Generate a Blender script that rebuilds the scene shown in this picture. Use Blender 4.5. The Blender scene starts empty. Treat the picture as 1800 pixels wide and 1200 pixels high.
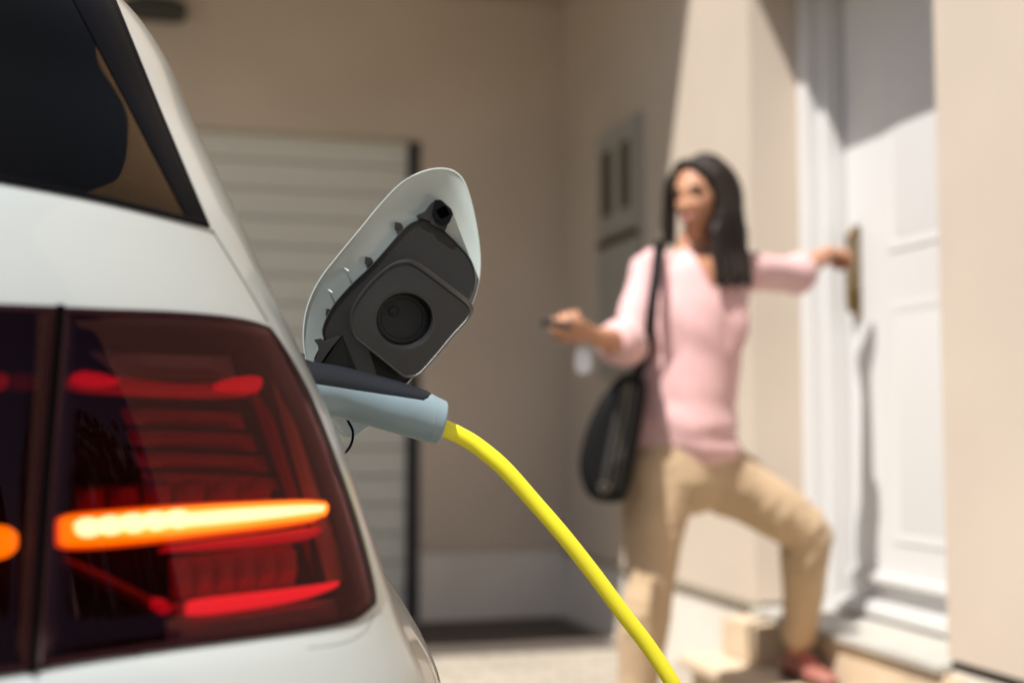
import bpy, bmesh, math, random
from mathutils import Vector, Matrix, noise
from mathutils.bvhtree import BVHTree
random.seed(7)
scn = bpy.context.scene
COL = scn.collection

# ------------------------------------------------------------------ camera
CAM_H, FPX = 0.92, 2250.0
YAW, PITCH = math.radians(15.69), math.radians(3.89)
cam_d = bpy.data.cameras.new('camera'); cam = bpy.data.objects.new('camera', cam_d); COL.objects.link(cam)
cam.location = (0, 0, CAM_H); cam.rotation_euler = (math.pi/2 + PITCH, 0, -YAW)
cam_d.sensor_width = 36; cam_d.lens = 45; cam_d.clip_start = 0.02; cam_d.clip_end = 2000
cam_d.dof.use_dof = True; cam_d.dof.focus_distance = 1.255; cam_d.dof.aperture_fstop = 2.5
cam_d.dof.aperture_blades = 0
scn.camera = cam
# ------------------------------------------------------------------ light
SUNV = Vector((-0.50, -0.35, 1.0)).normalized()
world = bpy.data.worlds.new('World'); scn.world = world; world.use_nodes = True
wn = world.node_tree; wn.nodes.clear()
sky = wn.nodes.new('ShaderNodeTexSky'); sky.sky_type = 'NISHITA'; sky.sun_disc = False
sky.sun_elevation = math.asin(SUNV.z); sky.sun_rotation = math.atan2(SUNV.x, SUNV.y)
sky.dust_density = 1.6; sky.air_density = 1.0
bg = wn.nodes.new('ShaderNodeBackground'); bg.inputs[1].default_value = 0.068
wo = wn.nodes.new('ShaderNodeOutputWorld')
wn.links.new(sky.outputs[0], bg.inputs[0]); wn.links.new(bg.outputs[0], wo.inputs[0])
sun_d = bpy.data.lights.new('sun', 'SUN'); sun_d.energy = 4.6; sun_d.angle = math.radians(0.5)
sun_d.color = (1.0, 0.965, 0.915)
sun = bpy.data.objects.new('sun', sun_d); COL.objects.link(sun)
sun.rotation_euler = SUNV.to_track_quat('Z', 'Y').to_euler()
scn.view_settings.view_transform = 'Standard'; scn.view_settings.look = 'None'
scn.view_settings.exposure = 0.8; scn.view_settings.gamma = 1
scn.view_settings.use_curve_mapping = False
scn.render.engine = 'CYCLES'
try:
    scn.cycles.use_denoising = True
    scn.cycles.max_bounces = 8; scn.cycles.diffuse_bounces = 4; scn.cycles.transparent_max_bounces = 16
    scn.cycles.caustics_reflective = False; scn.cycles.caustics_refractive = False
    scn.cycles.sample_clamp_indirect = 6
except Exception: pass

# ------------------------------------------------------------------ geometry of the view (used only to find real 3D places)
cF0 = Vector((math.sin(YAW), math.cos(YAW), 0)); cR = Vector((math.cos(YAW), -math.sin(YAW), 0))
cF = cF0*math.cos(PITCH) + Vector((0, 0, math.sin(PITCH))); cU = cR.cross(cF)
CAM = Vector((0, 0, CAM_H))
def ray(px, py): return cF + cR*((px-900)/FPX) + cU*((600-py)/FPX)
def at(px, py, D): return CAM + ray(px, py)*D
def onY(px, py, Y): r = ray(px, py); return CAM + r*(Y/r.y)
def onX(px, py, X): r = ray(px, py); return CAM + r*(X/r.x)
def onZ(px, py, Z): r = ray(px, py); return CAM + r*((Z-CAM_H)/r.z)
def proj(p):
    d = p - CAM; k = d.dot(cF)
    return (900 + FPX*d.dot(cR)/k, 600 - FPX*d.dot(cU)/k)

# ------------------------------------------------------------------ materials
MATS = {}
def mat(name, col, rough=0.5, metal=0.0, coat=0.0, bump=0.0, bscale=200, var=0.0, vscale=6, emit=None, estr=0, sss=0, spec=0.5, sheen=0, coatr=0.03, stretch=(1,1,1)):
    if name in MATS: return MATS[name]
    m = bpy.data.materials.new(name); m.use_nodes = True
    nt = m.node_tree; b = nt.nodes['Principled BSDF']
    b.inputs['Base Color'].default_value = (*col, 1); b.inputs['Roughness'].default_value = rough
    b.inputs['Metallic'].default_value = metal; b.inputs['Coat Weight'].default_value = coat
    b.inputs['Coat Roughness'].default_value = coatr; b.inputs['Specular IOR Level'].default_value = spec
    b.inputs['Sheen Weight'].default_value = sheen
    if sss:
        b.inputs['Subsurface Weight'].default_value = sss; b.inputs['Subsurface Radius'].default_value = (.012, .004, .002)
        b.inputs['Subsurface Scale'].default_value = 1
    if emit:
        b.inputs['Emission Color'].default_value = (*emit, 1); b.inputs['Emission Strength'].default_value = estr
    tc = nt.nodes.new('ShaderNodeTexCoord'); mp = nt.nodes.new('ShaderNodeMapping'); mp.inputs['Scale'].default_value = stretch
    nt.links.new(tc.outputs['Object'], mp.inputs[0])
    if var:
        n = nt.nodes.new('ShaderNodeTexNoise'); n.inputs['Scale'].default_value = vscale; n.inputs['Detail'].default_value = 6
        r = nt.nodes.new('ShaderNodeValToRGB')
        r.color_ramp.elements[0].position = .3; r.color_ramp.elements[1].position = .7
        r.color_ramp.elements[0].color = (*[c*(1-var) for c in col], 1)
        r.color_ramp.elements[1].color = (*[min(1, c*(1+var)) for c in col], 1)
        nt.links.new(mp.outputs[0], n.inputs[0]); nt.links.new(n.outputs[0], r.inputs[0]); nt.links.new(r.outputs[0], b.inputs['Base Color'])
    if bump:
        n2 = nt.nodes.new('ShaderNodeTexNoise'); n2.inputs['Scale'].default_value = bscale; n2.inputs['Detail'].default_value = 4
        bp = nt.nodes.new('ShaderNodeBump'); bp.inputs['Strength'].default_value = bump; bp.inputs['Distance'].default_value = .002
        nt.links.new(mp.outputs[0], n2.inputs[0]); nt.links.new(n2.outputs[0], bp.inputs['Height']); nt.links.new(bp.outputs[0], b.inputs['Normal'])
    MATS[name] = m; return m
def tinted(name, tint, rough=0.0, ior=1.5, gl=(1,1,1)):
    m = bpy.data.materials.new(name); m.use_nodes = True; nt = m.node_tree; nt.nodes.clear()
    o = nt.nodes.new('ShaderNodeOutputMaterial'); mx = nt.nodes.new('ShaderNodeMixShader'); fr = nt.nodes.new('ShaderNodeFresnel')
    fr.inputs[0].default_value = ior; t = nt.nodes.new('ShaderNodeBsdfTransparent'); t.inputs[0].default_value = (*tint, 1)
    g = nt.nodes.new('ShaderNodeBsdfGlossy'); g.inputs['Roughness'].default_value = rough; g.inputs[0].default_value = (*gl, 1)
    nt.links.new(fr.outputs[0], mx.inputs[0]); nt.links.new(t.outputs[0], mx.inputs[1]); nt.links.new(g.outputs[0], mx.inputs[2]); nt.links.new(mx.outputs[0], o.inputs[0])
    MATS[name] = m; return m
stucco = mat('stucco', (.525, .442, .358), .9, bump=.5, bscale=260, var=.07, vscale=1.3)
plinthm = mat('plinth_paint', (.66, .61, .54), .85, bump=.4, bscale=200, var=.05, vscale=3)
garagem = mat('garage_enamel', (.62, .62, .56), .45, bump=.1, bscale=60)
darkseal = mat('dark_seal', (.02, .02, .018), .6)
whitepvc = mat('white_door', (.61, .60, .585), .35, bump=.05, bscale=40)
brass = mat('brass', (.28, .19, .08), .35, metal=.9)
bronze = mat('aged_bronze', (.12, .08, .035), .45, metal=.7)
paint = mat('white_car_paint', (.37, .40, .395), .35, coat=.8, coatr=.02)
paintin = mat('white_paint_inner', (.40, .455, .44), .28, coat=.8, coatr=.05)
gapm = mat('panel_gap', (.10, .105, .10), .5)
blackpl = mat('black_plastic', (.015, .0145, .014), .40, bump=.2, bscale=900, spec=.42)
blackgl = mat('black_gloss', (.006, .006, .007), .25, spec=.06)
blacktrim = mat('black_trim', (.004, .004, .005), .4, spec=.015)
rubber = mat('rubber_grip', (.008, .011, .016), .45, bump=.12, bscale=1200, spec=.25)
greypl = mat('plug_grey', (.19, .265, .305), .38, bump=.05, bscale=700)
yellow = mat('cable_yellow', (.80, .74, .02), .45, bump=.12, bscale=1400, stretch=(1, 1, 1))
tyrem = mat('tyre_rubber', (.02, .02, .02), .8, bump=.3, bscale=120)
alloy = mat('alloy', (.5, .5, .5), .3, metal=1)
stone = mat('step_stone', (.56, .44, .31), .8, bump=.4, bscale=120, var=.1, vscale=14)
slabm = mat('threshold_stone', (.40, .38, .34), .6, bump=.2, bscale=90, var=.08, vscale=10)
skin = mat('skin', (.44, .22, .13), .45, sss=.08, spec=.25, var=.07, vscale=20)
lipm = mat('lips', (.36, .10, .09), .35)
eyem = mat('eye', (.03, .018, .012), .12)
browm = mat('brow', (.03, .018, .014), .7)
hairm = mat('hair', (.014, .0075, .005), .45, bump=1, bscale=90, stretch=(5, 5, .2), spec=.35, var=.4, vscale=30)
shirtm = mat('pink_cotton', (.64, .39, .385), .85, sheen=.2, bump=.5, bscale=60, var=.05, vscale=9)
trouserm = mat('tan_cotton', (.47, .335, .205), .85, sheen=.1, bump=.4, bscale=70, var=.08, vscale=8)
shoem = mat('shoe_leather', (.28, .10, .075), .5); tassel = mat('pink_suede', (.60, .17, .16), .8)
solem = mat('shoe_sole', (.10, .05, .03), .7)
leather = mat('black_leather', (.008, .008, .008), .6, spec=.12, bump=.4, bscale=160)
zipm = mat('zip_metal', (.30, .28, .22), .4, metal=.8)
greyband = mat('bag_gusset', (.028, .027, .026), .6)
meterm = mat('meter_enamel', (.33, .31, .265), .5); meterglass = mat('meter_window', (.05, .038, .015), .25)
silver = mat('silver', (.8, .8, .8), .25, metal=1); tagm = mat('white_tag', (.75, .76, .8), .4)
lens = tinted('smoked_lens', (.72, .40, .40), ior=1.5, gl=(.72, .34, .35))
glass = tinted('privacy_glass', (.10, .10, .10), ior=1.42, gl=(.85, .63, .43))
housing = mat('lamp_housing', (.016, .002, .003), .6, spec=.1)
redref = mat('red_reflector', (.30, .006, .014), .55, spec=.2, emit=(1, .01, .02), estr=.0)
redguide = mat('red_light_guide', (.30, .004, .012), .5, emit=(1, .004, .02), estr=.07)
redlow = mat('red_guide_bright', (.45, .01, .03), .5, emit=(1, .02, .04), estr=.62)
redhot = mat('red_guide_sunlit', (.35, .004, .012), .5, emit=(1, .004, .03), estr=.26)  # low emission of the red guides imitates sun shining on them
lampgrey = mat('lamp_bezel', (.17, .17, .16), .45)
cellred = mat('red_cell_reflection', (.50, .05, .06), .5)  # red cells lightened to carry the pink reflection on the lens
orangeref = mat('orange_reflector', (.42, .12, .07), .5)
amber = mat('amber_light', (.8, .3, .02), .4, emit=(1, .10, .0), estr=.55)
amberlow = mat('amber_low', (.8, .3, .02), .4, emit=(1, .25, .0), estr=1.15)
ambermid = mat('amber_mid', (.8, .3, .02), .4, emit=(1, .40, .03), estr=1.8)
amberc = mat('amber_led', (1, .8, .3), .4, emit=(1, .72, .34), estr=2.6)
lensrim = mat('lens_rim', (.014, .002, .003), .5, spec=.10)
seamblack = mat('seam_black', (.002, .002, .002), .7, spec=.0)
interior = mat('car_interior', (.02, .019, .018), .8); reflm = mat('reflection_brown', (.16, .135, .115), .9)  # second one: brown of the house reflection in the rear window
concm = mat('soffit_paint', (.50, .40, .30), .9)
barkm = mat('bark', (.10, .07, .05), .9); leafm = mat('leaf', (.045, .085, .025), .6, var=.3, vscale=3)
rooftile = mat('roof_tiles', (.28, .10, .06), .8)
neighbour = mat('neighbour_wall', (.65, .60, .52), .9)
winm = mat('window_dark', (.03, .04, .05), .1)

# ground material: sawn stone pavers, joints in relief
def paver_mat():
    m = bpy.data.materials.new('pavers'); m.use_nodes = True; nt = m.node_tree; b = nt.nodes['Principled BSDF']
    tc = nt.nodes.new('ShaderNodeTexCoord'); br = nt.nodes.new('ShaderNodeTexBrick')
    br.inputs['Scale'].default_value = 1.0; br.inputs['Brick Width'].default_value = .2; br.inputs['Row Height'].default_value = .1
    br.inputs['Mortar Size'].default_value = .004
    br.inputs['Color1'].default_value = (.42, .37, .30, 1); br.inputs['Color2'].default_value = (.35, .31, .25, 1); br.inputs['Mortar'].default_value = (.16, .13, .10, 1)
    n = nt.nodes.new('ShaderNodeTexNoise'); n.inputs['Scale'].default_value = 5; n.inputs['Detail'].default_value = 8
    mx = nt.nodes.new('ShaderNodeMixRGB'); mx.blend_type = 'MULTIPLY'; mx.inputs[0].default_value = .25
    nt.links.new(tc.outputs['Object'], br.inputs[0]); nt.links.new(tc.outputs['Object'], n.inputs[0])
    nt.links.new(br.outputs[0], mx.inputs[1]); nt.links.new(n.outputs[0], mx.inputs[2]); nt.links.new(mx.outputs[0], b.inputs['Base Color'])
    mx2 = nt.nodes.new('ShaderNodeMixRGB'); mx2.inputs[0].default_value = .0
    bp = nt.nodes.new('ShaderNodeBump'); bp.inputs['Distance'].default_value = .004; bp.invert = True
    nt.links.new(br.outputs['Fac'], bp.inputs['Height']); nt.links.new(bp.outputs[0], b.inputs['Normal'])
    b.inputs['Roughness'].default_value = .9
    return m
pavers = paver_mat()
apron_shade = mat('apron_shade_tone', (.07, .055, .045), .9, bump=.6, bscale=150, var=.2, vscale=8)  # dark tone that paints the shade before the garage

# ------------------------------------------------------------------ helpers
def link(name, me, parent=None):
    o = bpy.data.objects.new(name, me); COL.objects.link(o)
    if parent is not None:
        o.parent = parent
        W = parent.matrix_basis
        if parent.parent is not None: W = parent.parent.matrix_basis @ parent.matrix_parent_inverse @ W
        o.matrix_parent_inverse = W.inverted()
    return o
def tag(o, label=None, cat=None, group=None, kind=None):
    if label: o['label'] = label
    if cat: o['category'] = cat
    if group: o['group'] = group
    if kind: o['kind'] = kind
    return o
def empty(name, loc, label, cat, group=None):
    o = bpy.data.objects.new(name, None); o.location = loc; o.empty_display_size = .1; COL.objects.link(o)
    return tag(o, label, cat, group)
def bmobj(name, bm, m, parent=None, smooth=True, angle=None):
    bmesh.ops.recalc_face_normals(bm, faces=bm.faces)
    me = bpy.data.meshes.new(name); bm.to_mesh(me); bm.free()
    for mm in (m if isinstance(m, (list, tuple)) else [m]): me.materials.append(mm)
    if smooth:
        for p in me.polygons: p.use_smooth = True
        try: me.set_sharp_from_angle(angle=math.radians(angle or 40))
        except Exception: pass
    return link(name, me, parent)
def boxbm(bm, lo, hi, bev=0.0):
    v = [bm.verts.new((x, y, z)) for x in (lo[0], hi[0]) for y in (lo[1], hi[1]) for z in (lo[2], hi[2])]
    f = [(0,1,3,2),(4,6,7,5),(0,4,5,1),(2,3,7,6),(0,2,6,4),(1,5,7,3)]
    fs = [bm.faces.new([v[i] for i in q]) for q in f]
    if bev:
        es = list({e for q in fs for e in q.edges}); bmesh.ops.bevel(bm, geom=es, offset=bev, segments=2, affect='EDGES')
    return bm
def box(name, lo, hi, m, parent=None, bev=0.004):
    return bmobj(name, boxbm(bmesh.new(), lo, hi, bev), m, parent, smooth=True, angle=30)
def catmull(pts, n, closed=False):
    P = [Vector(p) for p in pts]; out = []
    N = len(P); segs = N if closed else N-1
    g = (lambda i: P[i % N]) if closed else (lambda i: P[max(0, min(N-1, i))])
    for i in range(segs):
        p0, p1, p2, p3 = g(i-1), g(i), g(i+1), g(i+2)
        for k in range(n):
            t = k/n
            out.append(.5*((2*p1) + (p2-p0)*t + (2*p0-5*p1+4*p2-p3)*t*t + (3*p1-p0-3*p2+p3)*t**3))
    if not closed: out.append(P[-1].copy())
    return out
def resample(pts, n, closed=True):
    P = list(pts) + ([pts[0]] if closed else [])
    L = [0]
    for a, b in zip(P, P[1:]): L.append(L[-1] + (b-a).length)
    out = []; j = 0
    for i in range(n):
        d = L[-1]*i/(n if closed else n-1)
        while j < len(L)-2 and L[j+1] < d: j += 1
        w = (d-L[j])/max(1e-9, L[j+1]-L[j]); out.append(P[j].lerp(P[j+1], min(1, w)))
    return out
def inset2(pts, d):
    n = len(pts); A = sum(pts[i].x*pts[(i+1) % n].y - pts[(i+1) % n].x*pts[i].y for i in range(n))
    s = 1 if A > 0 else -1; out = []
    for i in range(n):
        t = (pts[(i+1) % n]-pts[i-1]).normalized(); out.append(pts[i] + Vector((-t.y, t.x))*d*s)
    return out
def bridge(bm, loops, cap0=False, cap1=False):
    L = [[bm.verts.new(p) for p in lp] for lp in loops]
    n = len(L[0])
    for a, b in zip(L, L[1:]):
        for i in range(n):
            try: bm.faces.new((a[i], a[(i+1) % n], b[(i+1) % n], b[i]))
            except ValueError: pass
    if cap0: bm.faces.new(L[0][::-1])
    if cap1: bm.faces.new(L[-1])
    return L
def tube(bm, pts, rad, seg=16, cap=True, ell=None, ref=Vector((0, 0, 1))):
    """sweep circles (or ellipses: ell = list of ratio b/a, a along ref-perp side) along pts"""
    n = len(pts); R = rad if isinstance(rad, (list, tuple)) else [rad]*n
    prev = None; loops = []
    for i, p in enumerate(pts):
        t = (pts[min(n-1, i+1)]-pts[max(0, i-1)]).normalized()
        if prev is None:
            x = ref - t*ref.dot(t)
            if x.length < .05: x = Vector((1, .3, 0)) - t*t.x
        else: x = prev - t*prev.dot(t)
        x.normalize(); prev = x; y = t.cross(x)
        e = ell[i] if ell else 1
        loops.append([p + x*math.cos(a)*R[i]*e + y*math.sin(a)*R[i] for a in [2*math.pi*k/seg for k in range(seg)]])
    bridge(bm, loops, cap, cap); return bm
def tubeobj(name, pts, rad, m, parent=None, seg=16, sub=6, **k):
    P = catmull(pts, sub) if sub > 1 else [Vector(p) for p in pts]
    if isinstance(rad, (list, tuple)):
        rr = catmull([Vector((r, 0, 0)) for r in rad], sub) if sub > 1 else [Vector((r, 0, 0)) for r in rad]; rad = [q.x for q in rr]
    return bmobj(name, tube(bmesh.new(), P, rad, seg, **k), m, parent)
def smooth01(t): t = max(0, min(1, t)); return t*t*(3-2*t)
def interp(tab, z):
    tab = sorted(tab)
    if z <= tab[0][0]: return tab[0][1]
    if z >= tab[-1][0]: return tab[-1][1]
    for i in range(len(tab)-1):
        if tab[i][0] <= z <= tab[i+1][0]:
            a = tab[max(0, i-1)]; b = tab[i]; c = tab[i+1]; d = tab[min(len(tab)-1, i+2)]
            h = c[0]-b[0]; t = (z-b[0])/h
            m0 = (c[1]-a[1])/(c[0]-a[0])*h if c[0] > a[0] else 0; m1 = (d[1]-b[1])/(d[0]-b[0])*h if d[0] > b[0] else 0
            return (2*t**3-3*t*t+1)*b[1] + (t**3-2*t*t+t)*m0 + (-2*t**3+3*t*t)*c[1] + (t**3-t*t)*m1

# ================================================================== SETTING
XS, YG = 1.968, 6.06          # facade plane and garage wall plane
NY0, NY1 = 2.89, 3.97         # entrance recess
XD = 2.27                     # door leaf plane
ZP, ZL = 0.335, 2.475          # plinth top, lintel underside
g = bmesh.new(); s = 400
bmesh.ops.create_grid(g, x_segments=1, y_segments=1, size=s)
tag(bmobj('ground', g, pavers, smooth=False), kind='structure')
g = bmesh.new(); q = [g.verts.new(p) for p in ((-4, 5.13, .004), (1.93, 5.13, .004), (1.93, 6.04, .004), (-4, 6.04, .004))]; g.faces.new(q)  # dark sheet over the paving, shade put in as colour
tag(bmobj('garage_shade_strip', g, apron_shade, smooth=False), kind='structure')

house = empty('house', (XS, YG, 0), 'beige stucco house with a white plinth around the garage and entrance', 'house')
GX0, GX1, GZ = -1.45, 1.250, 2.325
def wallbox(name, lo, hi, m): return box(name, lo, hi, m, house, bev=.0 if name == 'wall' else .004)
# garage wall (faces -Y), with opening
wallbox('wall', (GX1, YG, ZP), (XS+.30, YG+.3, 5.6), stucco)
wallbox('wall', (-6, YG, ZP), (GX0, YG+.3, 5.6), stucco)
wallbox('wall', (GX0, YG, GZ), (GX1, YG+.3, 5.6), stucco)
wallbox('plinth', (GX1+.002, YG+.012, 0), (XS+.1, YG+.29, ZP-.001), plinthm)
wallbox('plinth', (-6, YG+.012, 0), (GX0-.002, YG+.29, ZP-.001), plinthm)
# side facade (faces -X)
wallbox('wall', (XS, NY1, ZP), (XS+.5, YG-.001, 5.6), stucco)
wallbox('wall', (XS, -1.3, ZP), (XS+.5, NY0, 5.6), stucco)
wallbox('wall', (XS, NY0, ZL), (XS+.5, NY1, 5.6), stucco)
wallbox('plinth', (XS+.012, NY1-.002, 0), (XS+.49, YG+.01, ZP-.014), plinthm)
wallbox('plinth', (XS+.012, -1.3, 0), (XS+.49, NY0+.002, ZP-.014), plinthm)
mtl = mat('drip_shadow_strip', (.30, .26, .19), .6)
wallbox('drip_shadow_strip', (XS-.006, NY1-.004, ZP-.022), (XS+.02, YG, ZP-.002), mtl)
wallbox('drip_shadow_strip', (XS+.010, -1.3, ZP-.03), (XS+.04, NY0+.001, ZP-.001), darkseal)  # both strips coloured dark as the shadow under the wall overhang
# back of recess behind the door
wallbox('wall', (XD+.16, NY0, 0), (XD+.2, NY1, ZL), stucco)
wallbox('floor', (XS+.02, NY0, 0), (XD+.15, NY1, .295), plinthm)
# balcony
wallbox('balcony', (-6, 4.30, 3.05), (XS-.002, YG-.002, 3.27), concm)
wallbox('roof', (-6.3, YG+.01, 5.601), (XS+6, YG+7, 5.75), concm)
wallbox('roof', (XS+.01, -1.29, 5.601), (XS+6, YG+.009, 5.75), concm)

# garage door
gd = empty('garage_door', ((GX0+GX1)/2, YG+.13, 0), 'off-white ribbed garage door behind the open charging flap', 'garage door')
pm = bmesh.new(); ph = .1375
N = 24; prof = []
W0, W1 = GX0+.03, GX1-.055
# one ribbed panel profile (z, y)
pf = [(0.004, .004), (.010, 0), (.060, 0), (.068, .0035), (.078, .0035), (.086, 0), (.130, 0), (.1345, .004)]
def panelbm():
    b = bmesh.new(); A = [b.verts.new((W0, y, z)) for z, y in pf]; B = [b.verts.new((W1, y, z)) for z, y in pf]
    for i in range(len(pf)-1): b.faces.new((A[i], B[i], B[i+1], A[i+1]))
    A2 = b.verts.new((W0, .03, pf[0][0])); B2 = b.verts.new((W1, .03, pf[0][0])); b.faces.new((A2, B2, B[0], A[0]))
    A3 = b.verts.new((W0, .03, pf[-1][0])); B3 = b.verts.new((W1, .03, pf[-1][0])); b.faces.new((A[-1], B[-1], B3, A3)); b.faces.new((A2, A3, B3, B2))
    b.faces.new(A+[A3, A2]); b.faces.new(B[::-1]+[B2, B3])
    return b
p0 = None
for i in range(17):
    if p0 is None: p0 = bmobj('panel', panelbm(), garagem, gd, smooth=False); o = p0
    else: o = p0.copy(); COL.objects.link(o)
    o.location = (0, YG+.10, .002 + i*ph)
box('frame', (GX1-.05, YG+.06, 0), (GX1-.001, YG+.14, GZ-.002), darkseal, gd)
box('frame', (GX0+.001, YG+.06, 0), (GX0+.03, YG+.14, GZ-.002), darkseal, gd)
box('backing', (GX0, YG+.15, 0), (GX1, YG+.2, GZ-.003), darkseal, gd)

# meter cabinet on the side wall
mc = empty('meter_cabinet', (XS, 5.2, 1.2), 'grey meter cabinet with two small windows on the shaded side wall', 'meter cabinet')
box('cabinet', (XS-.02, 4.96, 1.15), (XS-.0005, 5.46, 2.25), meterm, mc, .003)
box('door', (XS-.034, 4.975, 1.77), (XS-.0205, 5.445, 2.235), meterm, mc, .003)
box('door', (XS-.034, 4.975, 1.165), (XS-.0205, 5.445, 1.725), meterm, mc, .003)
box('window', (XS-.042, 5.26, 1.86), (XS-.0345, 5.38, 2.15), meterglass, mc, .003)
box('window', (XS-.042, 5.04, 1.86), (XS-.0345, 5.14, 2.15), meterglass, mc, .003)
box('ledge', (XS-.045, 4.97, 1.728), (XS-.0206, 5.45, 1.752), bronze, mc, .003)
# wall lamp above the garage
wl = empty('wall_lamp', (-.02, YG, 2.85), 'dark wall lamp high on the garage wall above the car', 'wall lamp')
box('backplate', (-.10, YG-.02, 2.80), (.08, YG-.0005, 2.92), darkseal, wl)
box('shade', (-.16, YG-.16, 2.80), (.12, YG-.021, 2.86), mat('lamp_shade_dark', (.03, .035, .028), .5), wl, .01)

# front door
fd = empty('front_door', (XD, 3.4, .3), 'white panelled front door with white frame, half in shadow of the lintel', 'door')
J = [  # frame steps (X0, X1, Y0, Y1)
 (2.148, 2.215, 3.915, 3.969), (2.20, 2.40, 3.872, 3.914)]
for n_, (x0, x1, y0, y1) in enumerate(J): box('frame', (x0, y0, .30), (x1, y1, ZL-.002), whitepvc, fd, .005)
box('frame', (2.17, 3.925, .30), (2.19, 3.9145, ZL-.003), whitepvc, fd, .002)
box('frame', (2.148, NY0+.001, .30), (2.4, NY0+.05, ZL-.002), whitepvc, fd, .005)
box('frame', (2.16, NY0+.05, ZL-.07), (2.4, 3.8715, ZL-.002), whitepvc, fd, .005)
LY0, LY1 = NY0+.055, 3.862
def leaf():
    b = bmesh.new(); boxbm(b, (XD, LY0, .345), (XD+.06, LY1, ZL-.075), .004); return b
box('leaf', (XD, LY0, .345), (XD+.06, LY1, ZL-.075), whitepvc, fd, .004)
def panel(z0, z1, y0=3.05, y1=3.56):
    b = bmesh.new()
    def lp(d, x): return [Vector((x, y0+d, z0+d)), Vector((x, y1-d, z0+d)), Vector((x, y1-d, z1-d)), Vector((x, y0+d, z1-d))]
    bridge(b, [lp(0, XD-.0005), lp(.002, XD-.0035), lp(.022, XD-.0035), lp(.030, XD-.001), lp(.06, XD-.005)], False, True)
    return bmobj('door_panel', b, whitepvc, fd, angle=20)
panel(1.485, 2.40, 3.05, 3.60); panel(.56, 1.315, 3.05, 3.60)
box('weather_bar', (XD-.035, LY0+.01, .425), (XD-.0005, LY1-.02, .46), whitepvc, fd, .008)
box('weather_bar', (XD-.075, LY0, .325), (XD-.001, LY1-.005, .372), whitepvc, fd, .01)
box('threshold', (XD-.06, NY0+.001, .312), (XD+.10, 3.8715, .3245), mat('threshold_metal', (.10, .10, .05), .4), fd, .002)
# door pull
HY = 3.79
box('handle_plate', (XD-.012, HY-.02, 1.28), (XD-.0005, HY+.02, 1.60), brass, fd, .004)
tubeobj('handle', [(XD-.012, HY, 1.57), (XD-.030, HY, 1.575), (XD-.036, HY, 1.54), (XD-.036, HY, 1.40), (XD-.034, HY, 1.33), (XD-.03, HY, 1.315), (XD-.012, HY, 1.315)],
        [.009, .009, .010, .011, .012, .010, .009], brass, fd, 12, 6)
b = bmesh.new(); boxbm(b, (XD-.034, HY-.013, 1.305), (XD-.0125, HY+.013, 1.38), .006)
bmobj('lock_body', b, bronze, fd)

# steps
st = empty('doorstep', (1.8, 3.45, 0), 'sandy stone doorsteps with a grey threshold slab below the white door', 'steps')
box('threshold_slab', (XS-.03, NY0+.002, .296), (XD-.055, NY1-.002, .3185), slabm, st, .004)
box('riser', (XS-.012, NY0-.06, 0), (XS+.0115, NY1+.005, .292), stone, st, .003)
box('tread', (1.70, 3.15, .135), (XS-.013, 4.02, .168), stone, st, .006)
box('riser', (1.74, 3.18, 0), (XS-.014, 3.99, .134), stone, st, .004)
box('stone_block', (1.855, 3.74, .1685), (XS-.0135, 4.00, .295), stone, st, .006)

# ================================================================== CAR
SIL = [(.18, .19), (.3, .212), (.4, .222), (.6, .222), (.72, .210), (.775, .187), (.845, .1640), (.917, .1395), (.988, .1085), (1.063, .0765), (1.182, .0341), (1.268, .0111), (1.338, -.0164), (1.40, -.06), (1.44, -.13)]
PZ = [(.18, .20), (.3, .25), (.5, .282), (.60, .285), (.668, .280), (.724, .258), (.81, .212), (.90, .176), (.96, .153), (1.0, .1325), (1.065, .080), (1.182, .044), (1.268, .012), (1.338, -.026), (1.40, -.08), (1.44, -.16)]
YR = [(.18, .83), (.3, .785), (.45, .77), (.62, .765), (.72, .780), (.765, .792), (.80, .812), (1.0, .852), (1.06, .872), (1.10, .895), (1.2, .985), (1.3, 1.07), (1.38, 1.17), (1.44, 1.36)]
YF = [(.18, 4.9), (.3, 5.0), (.6, 5.02), (.72, 4.93), (.82, 4.6), (.93, 4.0), (1.02, 3.78), (1.2, 3.4), (1.36, 3.05), (1.44, 2.75)]
XC = -.655; RY = .30; NX = 3.2
def rear_pt(s, w, yr): return XC + s*w, yr + RY*(1-(max(0, 1-s**NX))**(1/NX))
def solve_xe(z):
    t = interp(SIL, z); yr = interp(YR, z); lo, hi = .3, 1.2
    ss = [.7+.3*i/60 for i in range(61)]
    for _ in range(40):
        w = (lo+hi)/2; mx = max(rear_pt(s_, w, yr)[0]/rear_pt(s_, w, yr)[1] for s_ in ss)
        if mx > t: hi = w
        else: lo = w
    return XC + w
SR = sorted(set([0, .1, .2, .3, .4, .5] + [.5+.5*(1-(1-i/180)**1.5) for i in range(181)]))
YSD = 70
def side_x(z, Y, xe, p, ye):
    k = smooth01((Y-ye)/.28)
    x = xe + (p-xe)*k
    dz = (z-.32); dy = Y-1.60; r = math.hypot(dy, dz)
    if z < .95: x += .016*math.exp(-((r-.40)/.11)**2)*smooth01((.95-z)/.2)
    dy = Y-4.2; r = math.hypot(dy, dz)
    if z < .95: x += .010*math.exp(-((r-.40)/.11)**2)*smooth01((.95-z)/.2)
    # front taper
    return x
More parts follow.
